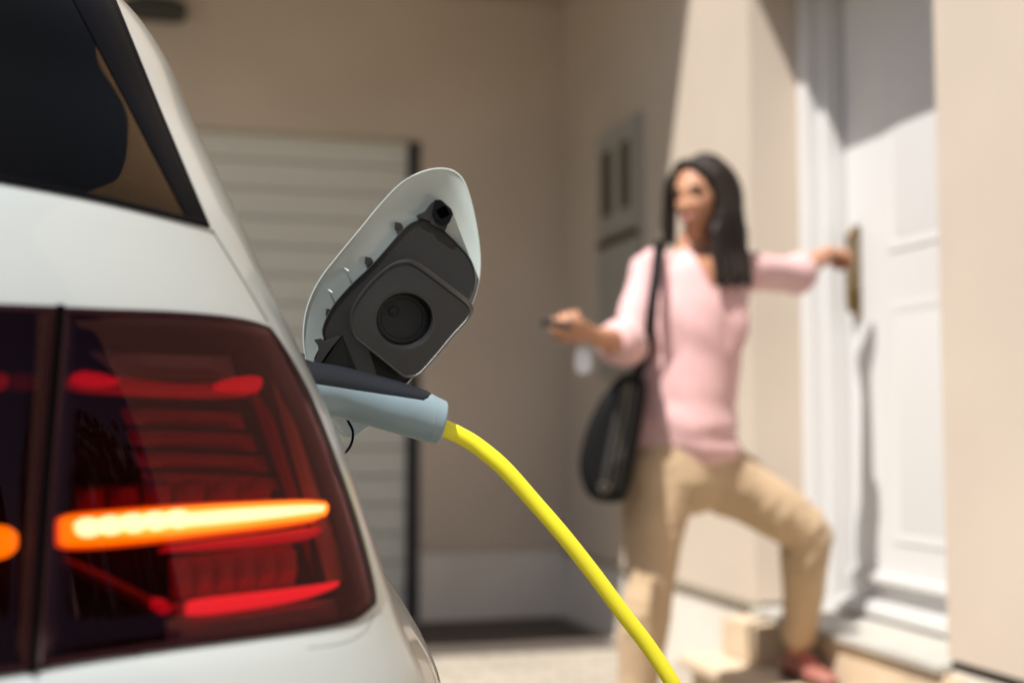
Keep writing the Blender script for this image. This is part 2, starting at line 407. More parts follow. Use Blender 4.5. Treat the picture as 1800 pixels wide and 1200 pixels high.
def ring(z):
    xe = solve_xe(z); p = interp(PZ, z); yr = interp(YR, z); yf = interp(YF, z); w = xe-XC; pts = []
    for s_ in SR: pts.append(rear_pt(s_, w, yr))
    ye = yr+RY; yfe = yf-.55
    for i in range(1, YSD+1):
        Y = ye + (yfe-ye)*i/YSD; pts.append((side_x(z, Y, xe, p, ye), Y))
    xl = pts[-1][0]; wf = xl-XC
    for i in range(1, 25):
        a = i/24; s_ = (1-a)**.6 if a < 1 else 0
        pts.append((XC + s_*wf, yf - .55*(1-(max(0, 1-s_**3))**(1/3.)) if s_ > 0 else yf))
    return [(x, y) for x, y in pts]
zs = [.18+.03*i for i in range(15)]; zs = [z for z in zs if z < .6]
z = .60
while z < 1.37: zs.append(z); z += .0035
zs += [1.38, 1.40, 1.42, 1.435, 1.442]
rings = [ring(z) for z in zs]; npt = len(rings[0])
verts = []; faces = []
for z, r in zip(zs, rings):
    for x, y in r: verts.append((x, y, z))
    for x, y in r: verts.append((2*XC-x, y, z))
st_ = 2*npt
for k in range(len(zs)-1):
    for i in range(npt-1):
        a = k*st_+i; faces.append((a, a+1, a+1+st_, a+st_))
        a = k*st_+npt+i; faces.append((a+1, a, a+st_, a+1+st_))
# roof
k = len(zs)-1
r0 = rings[-1]; base = len(verts)
for sc, dz in ((.9, .012), (.6, .022), (.25, .026)):
    ym = 2.0
    for x, y in r0: verts.append((XC+(x-XC)*sc, ym+(y-ym)*sc, zs[-1]+dz))
    for x, y in r0: verts.append((XC-(x-XC)*sc, ym+(y-ym)*sc, zs[-1]+dz))
prev = k*st_
for q_ in range(3):
    nb = base+q_*st_
    for i in range(npt-1):
        faces.append((prev+i, prev+i+1, nb+i+1, nb+i)); faces.append((prev+npt+i+1, prev+npt+i, nb+npt+i, nb+npt+i+1))
    prev = nb
for i in range(npt-1): faces.append((prev+i, prev+i+1, prev+npt+i+1, prev+npt+i))
BVH = BVHTree.FromPolygons([Vector(v) for v in verts], faces)
def hit(px, py, off=0.0):
    r = ray(px, py).normalized(); h, n, i, d = BVH.ray_cast(CAM, r)
    if h is None or h.y > 2:
        h, n, i, d = min((BVH.find_nearest(CAM + ray(px, py)*(.8+.05*k)) for k in range(17)), key=lambda q: q[3])
    if n.dot(h-CAM) > 0: n = -n
    return h + n*off
# ---- outlines on the body, in view coordinates (mapped on to the real surface)
L_TOP = [(108, 541), (200, 545), (300, 549), (390, 557), (440, 566), (472, 577)]
L_RIGHT = [(472, 577), (505, 625), (545, 700), (585, 800), (617, 890), (642, 975), (656, 1035), (658, 1062)]
L_BOT = [(62, 1178), (150, 1163), (300, 1141), (450, 1121), (560, 1105), (625, 1090), (658, 1062)]
L_LEFT = [(108, 541), (96, 700), (80, 900), (62, 1178)]
I_TOP = [(-420, 520), (-250, 526), (-100, 532), (0, 536), (101, 540)]
I_RIGHT = [(101, 540), (88, 700), (72, 900), (54, 1180)]
I_BOT = [(-420, 1225), (-250, 1215), (-100, 1203), (0, 1188), (54, 1180)]
I_LEFT = [(-420, 520), (-425, 700), (-425, 900), (-420, 1225)]
G_TOP = [(-500, -40), (-300, -46), (-100, -48), (60, -46), (176, -45)]
G_RIGHT = [(176, -45), (200, 0), (275, 180), (340, 335), (368, 401)]
G_BOT = [(-500, 262), (-300, 285), (-100, 309), (0, 322), (180, 356), (368, 401)]
G_LEFT = [(-500, -40), (-505, 20), (-505, 150), (-500, 262)]
def curve(c, n): return resample(catmull([Vector((x, y)) for x, y in c], 10), n, closed=False)
def face_out(o):
    me = o.data; c = sum((p.normal.dot(p.center-CAM) for p in me.polygons), 0)
    if c > 0: me.flip_normals()
    return o
def coons(T, R, B, L, nu, nv):
    t, b_ = curve(T, nu+1), curve(B, nu+1); l, r = curve(L, nv+1), curve(R, nv+1); out = []
    for j in range(nv+1):
        v = j/nv; row = []
        for i in range(nu+1):
            u = i/nu
            row.append((1-v)*t[i] + v*b_[i] + (1-u)*l[j] + u*r[j] - ((1-u)*(1-v)*t[0] + u*(1-v)*t[-1] + (1-u)*v*b_[0] + u*v*b_[-1]))
        out.append(row)
    return out
def patchbm(grid, fn):
    b = bmesh.new(); V = [[b.verts.new(fn(p, i/(len(row)-1), j/(len(grid)-1))) for i, p in enumerate(row)] for j, row in enumerate(grid)]
    for j in range(len(V)-1):
        for i in range(len(V[0])-1): b.faces.new((V[j][i], V[j][i+1], V[j+1][i+1], V[j+1][i]))
    return b
def edgefall(u, v, k): return min(1, min(u, 1-u)/k, min(v, 1-v)/k)
def outline(T, R, B, L, n=30):
    return curve(T, n)[:-1] + curve(R, n)[:-1] + curve(B, n)[::-1][:-1] + curve(L, n)[::-1][:-1]
def inside(poly, x, y):
    c = False; n = len(poly); j = n-1
    for i in range(n):
        a, b_ = poly[i], poly[j]
        if (a.y > y) != (b_.y > y) and x < (b_.x-a.x)*(y-a.y)/(b_.y-a.y)+a.x: c = not c
        j = i
    return c
def shrink(poly, d):
    A = inset2(poly, d); c = sum(poly, Vector((0, 0)))/len(poly)
    if (A[0]-c).length > (poly[0]-c).length: A = inset2(poly, -d)
    return A
holes = [shrink(outline(L_TOP, L_RIGHT, L_BOT, L_LEFT), 4), shrink(outline(I_TOP, I_RIGHT, I_BOT, I_LEFT), 4), shrink(outline(G_TOP, G_RIGHT, G_BOT, G_LEFT), 22)]
keep = []
for f in faces:
    c = sum((Vector(verts[i]) for i in f), Vector())/4
    if c.y < 1.5 and c.x > XC:
        px, py = proj(c)
        if any(inside(h, px, py) for h in holes) and (hit(px, py)-c).length < .03: continue
    # wheel arches
    ok = True
    for wy in (1.60, 4.2):
        if abs(c.x-XC) > .6 and math.hypot(c.y-wy, c.z-.30) < .325: ok = False
    if ok: keep.append(f)
car = empty('parked_car', (XC, 2.9, 0), 'white hatchback plugged in for charging, its rear lamp blinking amber', 'car')
me = bpy.data.meshes.new('body'); me.from_pydata(verts, [], keep); me.validate(); me.materials.append(paint)
for p in me.polygons: p.use_smooth = True
body = link('body', me, car)
bm_ = bmesh.new(); bm_.from_mesh(me); bmesh.ops.remove_doubles(bm_, verts=bm_.verts, dist=.00005)
bmesh.ops.delete(bm_, geom=[v for v in bm_.verts if not v.link_faces], context='VERTS')
bmesh.ops.recalc_face_normals(bm_, faces=bm_.faces); bm_.to_mesh(me); bm_.free()
# floor pan and dark cabin lining
box('floor_pan', (XC-.80, .95, .19), (XC+.72, 4.7, .24), interior, car)
b = bmesh.new(); boxbm(b, (XC-.60, 1.32, .60), (XC+.585, 3.3, 1.0), .02); bmobj('seats', b, interior, car)
# wheels
for wy in (1.60, 4.2):
    for sx in (1, -1):
        cx = XC + sx*.79; wh = []
        b = bmesh.new(); prof = [(.20, -.10), (.29, -.105), (.315, -.09), (.32, -.05), (.32, .05), (.315, .09), (.29, .105), (.20, .10)]
        loops = [[Vector((cx+o_, wy+r*math.cos(a), .32+r*math.sin(a))) for a in [2*math.pi*k/48 for k in range(48)]] for r, o_ in prof]
        bridge(b, loops); tyre = bmobj('wheel', b, tyrem, car)
        b = bmesh.new(); loops = [[Vector((cx+sx*o_, wy+r*math.cos(a), .32+r*math.sin(a))) for a in [2*math.pi*k/48 for k in range(48)]] for r, o_ in ((.215, .07), (.20, .10), (.19, .07), (.19, -.02), (.05, -.01))]
        bridge(b, loops, False, True)
        for k in range(5):
            a = 2*math.pi*k/5; d = Vector((0, math.cos(a), math.sin(a)))
            tube(b, [Vector((cx+sx*.08, wy, .32))+d*.03, Vector((cx+sx*.085, wy, .32))+d*.12, Vector((cx+sx*.08, wy, .32))+d*.195], [.028, .02, .024], 8, True, [.5]*3, Vector((1, 0, 0)))
        bmobj('rim', b, alloy, tyre)
# side windows (right and left) and front glass, dark
sw = []
for sx in (1, -1):
    b = bmesh.new(); V = []
    for j in range(9):
        z = 1.085+.27*j/8; xe = solve_xe(z); p = interp(PZ, z); ye = interp(YR, z)+RY; row = []
        for i in range(20):
            Y = (1.62+.25*j/8) + ((interp(YF, z)-.66)-(1.62+.25*j/8))*i/19
            x = side_x(z, Y, xe, p, ye)+.003; row.append(b.verts.new((XC+sx*(x-XC), Y, z)))
        V.append(row)
    for j in range(8):
        for i in range(19): b.faces.new((V[j][i], V[j][i+1], V[j+1][i+1], V[j+1][i]))
    bmobj('side_window', b, blackgl, car)
b = bmesh.new(); V = []
for j in range(9):
    z = 1.04+.33*j/8; yf = interp(YF, z)+.004; xe = interp(PZ, z); V.append([b.verts.new((XC+(xe-.10-XC)*s_, yf-.55*(1-(1-abs(s_*.92)**3)**(1/3.)), z)) for s_ in [-1+.125*i for i in range(17)]])
for j in range(8):
    for i in range(16): b.faces.new((V[j][i], V[j][i+1], V[j+1][i+1], V[j+1][i]))
bmobj('windscreen', b, blackgl, car)

# ---- tail lamps
def lamp(T, R, B, L, nu, nv, tagl):
    G = coons(T, R, B, L, nu, nv)
    hb = patchbm(G, lambda p, u, v: hit(p.x, p.y, -.036 + .033*(1-smooth01(edgefall(u, v, .07)))))
    hs = bmobj('tail_lamp', hb, housing, car)
    hs['label'] = tagl
    lb = patchbm(G, lambda p, u, v: hit(p.x, p.y, .0012 + .0035*smooth01(edgefall(u, v, .06))))
    face_out(bmobj('lens', lb, lens, hs))
    # rim: dark border of the lens
    o = outline(T, R, B, L, 40); oi = shrink(o, 11); oo = shrink(o, -3)
    rb = bmesh.new()
    bridge(rb, [[hit(p.x, p.y, -.004) for p in oo], [hit(p.x, p.y, .0022) for p in o], [hit(p.x, p.y, .0030) for p in oi], [hit(p.x, p.y, -.010) for p in oi]])
    bmobj('lens_rim', rb, lensrim, hs)
    return hs
lo = lamp(L_TOP, L_RIGHT, L_BOT, L_LEFT, 60, 60, 'outer dark red rear lamp with a lit amber bar')
li = lamp(I_TOP, I_RIGHT, I_BOT, I_LEFT, 40, 40, 'inner rear lamp on the tailgate')
def guide(name, pts, hpx, m, parent, off=-.02, dep=.006, seg=12, n=8):
    """rounded light guide following the lamp surface; hpx = half height in view pixels at ~0.8 m"""
    P = catmull([Vector((x, y)) for x, y in pts], n); H = [v.x for v in catmull([Vector((h, 0)) for h in hpx], n)]
    b = bmesh.new(); loops = []
    for p, h in zip(P, H):
        lp = []
        for k in range(seg):
            a = 2*math.pi*k/seg
            q = hit(p.x, p.y + math.sin(a)*h, off + dep*math.cos(a)); lp.append(q)
        loops.append(lp)
    bridge(b, loops, True, True); return bmobj(name, b, m, parent)
A_P = [(106, 929), (130, 927), (200, 922), (300, 913), (400, 904), (500, 895), (560, 889), (594, 886)]
guide('amber_bar', A_P, [25, 32, 34, 33, 30, 26, 22, 18], amber, lo, off=-.0145)
guide('amber_bar', [(110, 928), (130, 927), (200, 922), (300, 913), (400, 904), (500, 895), (560, 889), (592, 886)], [22, 29, 31, 30, 27, 24, 20, 15], amberlow, lo, off=-.0130)
ab = bmesh.new()
for k in range(5):
    x = 158+k*40; y = 924.5-(x-150)*.094; c = hit(x, y, -.0050)
    bmesh.ops.create_uvsphere(ab, u_segments=14, v_segments=10, radius=.0062, matrix=Matrix.Translation(c) @ Matrix.Diagonal((1.5, .4, 1, 1)))
bmobj('amber_led', ab, amberc, lo)
guide('amber_glow', [(132, 926), (200, 921), (300, 912), (400, 903), (500, 894), (560, 889), (588, 887)], [13, 22, 25, 24, 20, 17, 11], ambermid, lo, off=-.0117)
guide('amber_core', [(185, 923), (260, 916), (350, 908), (450, 899), (530, 892), (578, 888)], [6, 11, 14, 13, 10, 7], amberc, lo, off=-.0098)
guide('amber_bar', [(-300, 962), (-200, 960), (-60, 951), (10, 946), (34, 944)], [30, 33, 33, 28, 14], amberlow, li, off=-.013)
guide('red_bar', [(132, 656), (160, 657), (230, 662), (320, 668), (400, 668), (468, 664)], [10, 17, 16, 13, 13, 14], redguide, lo)
guide('red_bar', [(135, 655), (155, 656), (190, 659), (215, 661)], [6, 13, 11, 4], redhot, lo, off=-.012)
guide('red_bar', [(395, 668), (425, 665), (455, 664), (472, 664)], [6, 12, 15, 13], redhot, lo, off=-.012)
guide('red_bar', [(342, 1061), (380, 1057), (480, 1044), (560, 1031), (612, 1018)], [12, 15, 14, 11, 6], redlow, lo, off=-.014)
guide('red_bar', [(120, 975), (180, 1003), (240, 1032), (300, 1062)], [8, 12, 13, 13], redref, lo)
guide('red_bar', [(276, 1052), (298, 1060), (306, 1064)], [8, 13, 5], redhot, lo, off=-.012)
guide('red_bar', [(312, 1062), (322, 1064), (334, 1063)], [6, 12, 7], redguide, lo, off=-.012)
guide('red_bar', [(110, 583), (118, 600), (124, 640)], [22, 22, 20], redref, lo, off=-.02)
guide('red_bar', [(-300, 655), (-100, 655), (-20, 655), (10, 655), (22, 655)], [16, 18, 18, 16, 10], redguide, li)
guide('red_bar', [(30, 655), (50, 655), (74, 656)], [14, 18, 14], redref, li)
guide('red_bar', [(300, 957), (380, 949), (480, 938), (560, 927), (604, 918)], [3, 8, 10, 10, 5], redhot, lo, off=-.017)
# reflector cells
def quadcell(name, c, m, parent, o0, o1, nx=6, ny=4):
    T = [(c[0][0]+(c[1][0]-c[0][0])*k/3, c[0][1]+(c[1][1]-c[0][1])*k/3) for k in range(4)]
    B = [(c[3][0]+(c[2][0]-c[3][0])*k/3, c[3][1]+(c[2][1]-c[3][1])*k/3) for k in range(4)]
    G = coons(T, [c[1], c[2]], B, [c[0], c[3]], nx, ny)
    return bmobj(name, patchbm(G, lambda p, u, v: hit(p.x, p.y, o0+(o1-o0)*smooth01(edgefall(u, v, .25)))), m, parent)
for k in range(6):
    x0 = 326+k*40; y0 = 967-k*5.5; y1 = 1040-k*5.5
    quadcell('reflector_cell', [(x0, y0), (x0+40, y0-5.5), (x0+42, y1-5.5), (x0+2, y1)], cellred, lo, -.030, -.020)
for k in range(6):
    x0 = 150+k*64
    quadcell('reflector_cell', [(x0, 838-k*4), (x0+60, 834-k*4), (x0+60, 886-k*6), (x0, 892-k*6)], redref, lo, -.033, -.024)
drr = mat('dark_red_reflector', (.26, .004, .010), .5, spec=.2)
for k, (y0, y1) in enumerate(((604, 632), (690, 720), (730, 760), (770, 800), (808, 832))):
    quadcell('reflector_band', [(230+k*12, y0), (458+k*22, y0+4), (466+k*22, y1+4), (240+k*12, y1)], drr, lo, -.034, -.026, 20, 4)
quadcell('side_reflector', [(505, 650), (520, 670), (640, 1010), (605, 1010)], orangeref, lo, -.016, -.010, 6, 20)
quadcell('bezel', [(475, 640), (503, 660), (604, 1010), (560, 880)], redref, lo, -.026, -.018, 6, 20)
quadcell('bezel', [(312, 1076), (632, 1034), (640, 1082), (312, 1132)], lampgrey, lo, -.022, -.014, 20, 4)
quadcell('bezel', [(180, 590), (455, 596), (470, 640), (240, 636)], lampgrey, lo, -.030, -.020, 20, 4)

b_ = bmesh.new(); sp = catmull([Vector(p) for p in [(106, 538), (92, 700), (76, 900), (57, 1183)]], 14)
for p in []: pass
bridge(b_, [[hit(p.x+dx, p.y, o_) for dx, o_ in ((-8, -.012), (-8, .0020), (-7, .0034), (5, .0034), (6, .0020), (6, -.012))] for p in sp], True, True)
bmobj('lamp_gap_seal', b_, seamblack, car)
# ---- rear window
GG = coons(G_TOP, G_RIGHT, G_BOT, G_LEFT, 40, 40)
rw = bmobj('rear_window', patchbm(GG, lambda p, u, v: hit(p.x, p.y, .0010)), glass, car); face_out(rw)
o = outline(G_TOP, G_RIGHT, G_BOT, G_LEFT, 40)
rb = bmesh.new(); wdt = []
gc = Vector((-190, 130)); oi = [p + (gc-p)*.055 for p in o]
bl = lambda k: [p + (gc-p)*k for p in o]
bridge(rb, [[hit(p.x, p.y, -.002) for p in bl(-.004)], [hit(p.x, p.y, .0028) for p in bl(.006)], [hit(p.x, p.y, .0020) for p in oi]])
bmobj('window_seal', rb, blacktrim, rw)
# broad black side trim of the tailgate (wider than the seal) and a brown patch that paints the house reflection into the window
quadcell('side_trim', [(112, -28), (190, -28), (362, 396), (326, 384)], blacktrim, rw, .0018, .0028, 8, 30)
quadcell('reflection_patch', [(118, -20), (150, -20), (345, 390), (196, 356)], reflm, rw, -.045, -.035, 8, 20)
# tailgate shut line and bumper line
def seam(pts, r, m=gapm, parent=body, off=-.0003):
    P = catmull([Vector(p) for p in pts], 10); b = bmesh.new(); tube(b, [hit(p.x, p.y, off) for p in P], r, 8); return bmobj('panel_gap', b, m, parent)
seam([(372, 404), (402, 452), (436, 508), (470, 566)], .0011)
seam([(658, 1078), (640, 1110), (600, 1130), (540, 1138)], .0005)

# ================================================================== CHARGING FLAP (part of the car)
FY = 1.315
def cr(x, y): return Vector((500 + x/2.1825, 270 + y/2.1825))
def P3(p, Y): return onY(p.x, p.y, Y)
flap_o = [Vector(p) for p in [(590, 752), (566, 712), (545, 665), (534, 620), (532, 578), (540, 535), (560, 492), (592, 450), (630, 404), (668, 358), (703, 322), (736, 303), (768, 295), (795, 298), (813, 312), (824, 335), (834, 372), (842, 415), (846, 460), (842, 500), (828, 540), (795, 585), (750, 636), (705, 688), (660, 738), (632, 762), (608, 769)]]
flap_c = resample(catmull(flap_o, 8, True), 120)
b = bmesh.new()
bridge(b, [[P3(p, FY+.006) for p in shrink(flap_c, 7)], [P3(p, FY+.0035) for p in shrink(flap_c, 1.6)], [P3(p, FY+.001) for p in flap_c], [P3(p, FY-.0008) for p in shrink(flap_c, .3)],
           [P3(p, FY-.0012) for p in shrink(flap_c, 2.2)], [P3(p, FY-.0006) for p in shrink(flap_c, 3.5)], [P3(p, FY+.0004) for p in shrink(flap_c, 5.5)]], True, True)
flap = bmobj('charge_flap', b, paintin, car, angle=60)
flap['label'] = 'open white charging flap with black inner carrier'
car_o = [cr(*p) for p in [(112, 798), (148, 720), (143, 680), (160, 628), (194, 571), (253, 504), (340, 420), (430, 318), (475, 272), (515, 254), (555, 255), (590, 275), (640, 320), (690, 370), (718, 410), (732, 455), (732, 505), (716, 552), (690, 600), (600, 720), (500, 850), (380, 950), (250, 960), (160, 890)]]
car_c = resample(catmull(car_o, 8, True), 120)
b = bmesh.new()
bridge(b, [[P3(p, FY+.001) for p in car_c], [P3(p, FY-.011) for p in car_c], [P3(p, FY-.0125) for p in shrink(car_c, .8)], [P3(p, FY-.0125) for p in shrink(car_c, 2.5)], [P3(p, FY-.0112) for p in shrink(car_c, 4)],
           [P3(p, FY-.0105) for p in shrink(car_c, 20)]], False, True)
carrier = bmobj('flap_carrier', b, blackpl, flap, angle=35)
# sealing cap, a thick rounded square with a deep round cup
cc = cr(462, 640)
cap_o = [cr(*p) for p in [(462, 413), (500, 424), (560, 465), (640, 526), (696, 570), (716, 603), (704, 640), (650, 700), (575, 790), (520, 848), (482, 860), (448, 852), (385, 802), (305, 738), (268, 706), (252, 655), (256, 602), (284, 548), (340, 480), (405, 428)]]
cap_c = resample(catmull(cap_o, 8, True), 144)
# align the hole ring with the outline by angle
angs = [math.atan2(p.y-cc.y, p.x-cc.x) for p in cap_c]
def circ(rx, ry, c=cc): return [Vector((c.x+math.cos(a)*rx, c.y+math.sin(a)*ry)) for a in angs]
y0 = FY-.040
b = bmesh.new()
sc = 1/2.1825
oS = Vector((6, -6)); fS = Vector((-5, -3))
bridge(b, [[P3(p+oS, y0+.024) for p in shrink(cap_c, 9)], [P3(p+oS, y0+.0125) for p in shrink(cap_c, 3)], [P3(p+oS*.8, y0+.0105) for p in shrink(cap_c, .5)], [P3(p, y0+.006) for p in cap_c], [P3(p, y0+.0005) for p in shrink(cap_c, .2)], [P3(p, y0-.0006) for p in shrink(cap_c, 1.2)],
           [P3(p, y0-.0004) for p in shrink(cap_c, 2.6)], [P3(p, y0+.0006) for p in shrink(cap_c, 4.5)], [P3(p, y0+.0004) for p in circ(58, 58)], [P3(p, y0-.0004) for p in circ(52, 50.5)], [P3(p, y0) for p in circ(50, 48.6)], [P3(p, y0+.003) for p in circ(48.6, 47.2)],
           [P3(p+fS*.7, y0+.018) for p in circ(46, 44.6)], [P3(p+fS, y0+.0205) for p in circ(43, 41.6)], [P3(p+fS, y0+.0205) for p in circ(37, 36)], [P3(p+fS, y0+.0215) for p in circ(36, 35)], [P3(p+fS, y0+.0215) for p in circ(10, 10)]], True, True)
cap = bmobj('sealing_cap', b, blackpl, flap, angle=35)
b = bmesh.new()
for (x, y, r) in ((423, 603, 9.5),):
    c = cr(x, y); cir = lambda rr: [Vector((c.x+math.cos(a)*rr, c.y+math.sin(a)*rr)) for a in [2*math.pi*k/28 for k in range(28)]]
    bridge(b, [[P3(p, y0+.0215) for p in cir(r)], [P3(p, y0+.0185) for p in cir(r-.5)], [P3(p, y0+.0185) for p in cir(r-1.8)], [P3(p, y0+.0208) for p in cir(r-2.6)]], False, True)
bmobj('cup_boss', b, blackpl, flap)
# link between cap and carrier (strap)
post = bmesh.new(); bridge(post, [[P3(cc+Vector((math.cos(a)*30, math.sin(a)*30)), Y) for a in [2*math.pi*k/24 for k in range(24)]] for Y in (FY-.009, FY-.017)], True, True)
bmobj('cap_mount', post, blackpl, flap)
# latch
def ctr(pts): return [cr(*p) for p in pts]
def plate(name, pts, ya, yb, m, parent, bev=.6):
    b = bmesh.new(); q = ctr(pts)
    bridge(b, [[P3(p, yb) for p in q], [P3(p, ya+.0006) for p in q], [P3(p, ya) for p in shrink(q, bev)]], True, True)
    return bmobj(name, b, m, parent, angle=30)
LQ = [(575, 178), (600, 176), (640, 212), (648, 232), (632, 268), (610, 276), (572, 252), (566, 232)]
q = resample(ctr(LQ), 40); lc = cr(608, 226)
hole = []
for p in q:
    d = p-lc; a = math.atan2(d.y, d.x)
    r_ = 1/((abs(math.cos(a+.5))**6+abs(math.sin(a+.5))**6)**(1/6.)); hole.append(lc+Vector((math.cos(a), math.sin(a)))*r_*9.5)
b = bmesh.new()
bridge(b, [[P3(p, FY) for p in q], [P3(p, FY-.018) for p in q], [P3(p, FY-.0195) for p in shrink(q, 1)], [P3(p, FY-.0195) for p in hole], [P3(p, FY-.006) for p in [lc+(h-lc)*.9 for h in hole]]], False, True)
bmobj('latch', b, blackgl, flap, angle=30)
plate('latch_bracket', [(538, 222), (562, 190), (585, 180), (575, 240), (600, 285), (560, 262), (520, 246), (506, 240), (510, 235)], FY-.015, FY, blackpl, flap)
plate('latch_foot', [(560, 250), (632, 262), (615, 300), (560, 270)], FY-.016, FY-.002, blackpl, flap)
# tabs on the carrier edge, white pins, hinge bracket
for x, y in ((432, 272), (318, 405), (168, 604)):
    plate('clip_tab', [(x-8, y-10), (x+14, y-6), (x+22, y+6), (x, y+26), (x-10, y+14)], FY-.006, FY, blackpl, flap, .3)
for x, y in ((238, 444), (175, 526)):
    tubeobj('pin', [onY(*cr(x-7, y-4), FY), onY(*cr(x, y), FY-.006), onY(*cr(x+10, y+8), FY-.010)], [.0007, .0010, .0009], paintin, flap, 8, 3)
plate('hinge_bracket', [(113, 714), (140, 708), (152, 720), (205, 700), (222, 696), (180, 745), (142, 800), (120, 860), (95, 820), (116, 800), (132, 760), (128, 735)], FY-.034, FY-.010, blackpl, flap)
plate('hinge_arm', [(150, 800), (222, 697), (245, 800), (260, 860), (120, 880)], FY-.020, FY-.010, blackpl, flap)
# charging port on the body side
pt = bmesh.new(); pc = Vector((.128, 1.215, .955))
loops = []
for r_, dx in ((.085, .0), (.080, .006), (.070, .004), (.055, .002), (.045, -.002)):
    loops.append([pc+Vector((dx - (math.sin(a)*r_)*.35, math.cos(a)*r_, math.sin(a)*r_)) for a in [2*math.pi*k/40 for k in range(40)]])
bridge(pt, loops, False, True); bmobj('charge_port', pt, blackpl, car)

# ================================================================== PLUG AND CABLE
pl = empty('charging_cable', (.25, 1.2, .925), 'bright yellow charging cable with a grey and black plug in the car', 'charging cable')
YP = 1.215
# centreline of the handle; each section: (px, py) of the top and bottom outline
top = [(520, 626), (548, 637), (600, 646), (660, 661), (710, 675), (754, 690), (768, 697), (783, 704)]
bot = [(520, 720), (563, 731), (602, 736), (650, 749), (700, 763), (735, 773), (752, 777), (765, 779.5)]
T_ = catmull([Vector(p) for p in top], 6); B_ = catmull([Vector(p) for p in bot], 6)
Yc = [v.x for v in catmull([Vector((y, 0)) for y in (1.2, 1.205, 1.212, 1.216, 1.218, 1.22, 1.22, 1.22)], 6)]
b = bmesh.new(); loops = []; segs = 48; secs = []
nS = len(T_)
for i, (t, bt, Y) in enumerate(zip(T_, B_, Yc)):
    a3, c3 = onY(t.x, t.y, Y), onY(bt.x, bt.y, Y); m_ = (a3+c3)/2; up = (a3-c3)/2; secs.append((m_, up, up.length))
    loops.append([m_ + up*math.sin(a) + Vector((0, -1, 0))*math.cos(a)*up.length*.94 for a in [2*math.pi*k/segs for k in range(segs)]])
# rounded end face
m_, up, r_ = secs[-1]; ax = (secs[-1][0]-secs[-4][0]).normalized()
for f_, d_ in ((.985, .0010), (.95, .0018), (.80, .0022), (.45, .0022)):
    loops.append([m_+ax*d_ + (up*math.sin(a) + Vector((0, -1, 0))*math.cos(a)*r_*.94)*f_ for a in [2*math.pi*k/segs for k in range(segs)]])
bridge(b, loops, True, True); bmobj('plug_body', b, greypl, pl, angle=50)
# seam ring near the end
def section(i, f_=1.0, seg=48):
    m_, up, r_ = secs[i]; return [m_ + (up*math.sin(a) + Vector((0, -1, 0))*math.cos(a)*r_*.94)*f_ for a in [2*math.pi*k/seg for k in range(seg)]]
lp = section(nS-8, 1.0006); b = bmesh.new()
tube(b, lp+[lp[0]], .00022, 6, False); bmobj('plug_seam', b, mat('plug_seam_grey', (.20, .27, .30), .5), pl)
# black grip: upper part of the handle, its lower boundary runs from (566,686) to (742,707)
b = bmesh.new(); grid_ = []
for i in range(0, nS-12+1):
    m_, up, r_ = secs[i]; t, bt = T_[i], B_[i]
    u_ = (t.x-520)/(754-520)
    yb = 681 + (t.x-548)*.132
    if t.x > 738: yb = 707 - (t.x-738)**2*.05
    yb = max(t.y+2, yb)
    c_ = (t.y+bt.y)/2; h_ = (bt.y-t.y)/2; sA = max(-1, min(1, (c_-yb)/h_)); a0 = math.asin(sA)
    row = []
    for k in range(25):
        a = a0 + (math.pi-2*a0)*k/24
        edge = min(1, k/2.0, (24-k)/2.0, (nS-12-i)/1.5)
        f_ = 1 + (.0012/r_)*smooth01(edge) - (.0006/r_)*(1-smooth01(edge))
        row.append(b.verts.new(m_ + (up*math.sin(a) + Vector((0, -1, 0))*math.cos(a)*r_*.94)*f_))
    grid_.append(row)
for A_, B2_ in zip(grid_, grid_[1:]):
    for k in range(24): b.faces.new((A_[k], A_[k+1], B2_[k+1], B2_[k]))
bmobj('grip', b, rubber, pl, angle=60)
# connector nose inside the port
tubeobj('plug_nose', [secs[0][0]+Vector((-.06, -.0, .012)), secs[0][0]+Vector((.002, 0, 0))], .028, rubber, pl, 24, 1)
# cable
cen = [(760, 741), (778, 751), (806, 764), (838, 783), (885, 822), (940, 883), (992, 943), (1045, 1010), (1095, 1077), (1141, 1137), (1187, 1208), (1228, 1290), (1262, 1390)]
Dc = [1.245, 1.245, 1.25, 1.255, 1.26, 1.268, 1.275, 1.285, 1.295, 1.305, 1.315, 1.33, 1.35]
cp = [at(x, y, d) for (x, y), d in zip(cen, Dc)]
e = cp[-1]; cp += [e+Vector((.04, .01, -.16)), e+Vector((.07, -.02, -.32)), Vector((e.x+.12, e.y-.12, .06)), Vector((e.x+.20, e.y-.35, .012)), Vector((e.x+.22, e.y-.9, .011)), Vector((e.x+.05, e.y-1.8, .011)), Vector((.9, -3, .011)), Vector((1.3, -6, .011))]
tubeobj('cable', cp, [.0086]*2+[.0084]*3+[.0081]*(len(cp)-5), yellow, pl, 32, 10)
tubeobj('cable_boot', [cp[0], at(772, 748, 1.245)], [.0098, .0092], mat('boot_yellow', (.70, .64, .02), .5), pl, 32, 1)
# tether of the sealing cap
tb = tubeobj('cap_tether', [onY(606, 726, 1.24), onY(613, 742, 1.235), onY(620, 757, 1.23), onY(619, 775, 1.225), onY(610, 792, 1.215), onY(590, 806, 1.2), onY(560, 800, 1.19)], .0013, blackgl, flap, 10, 8)

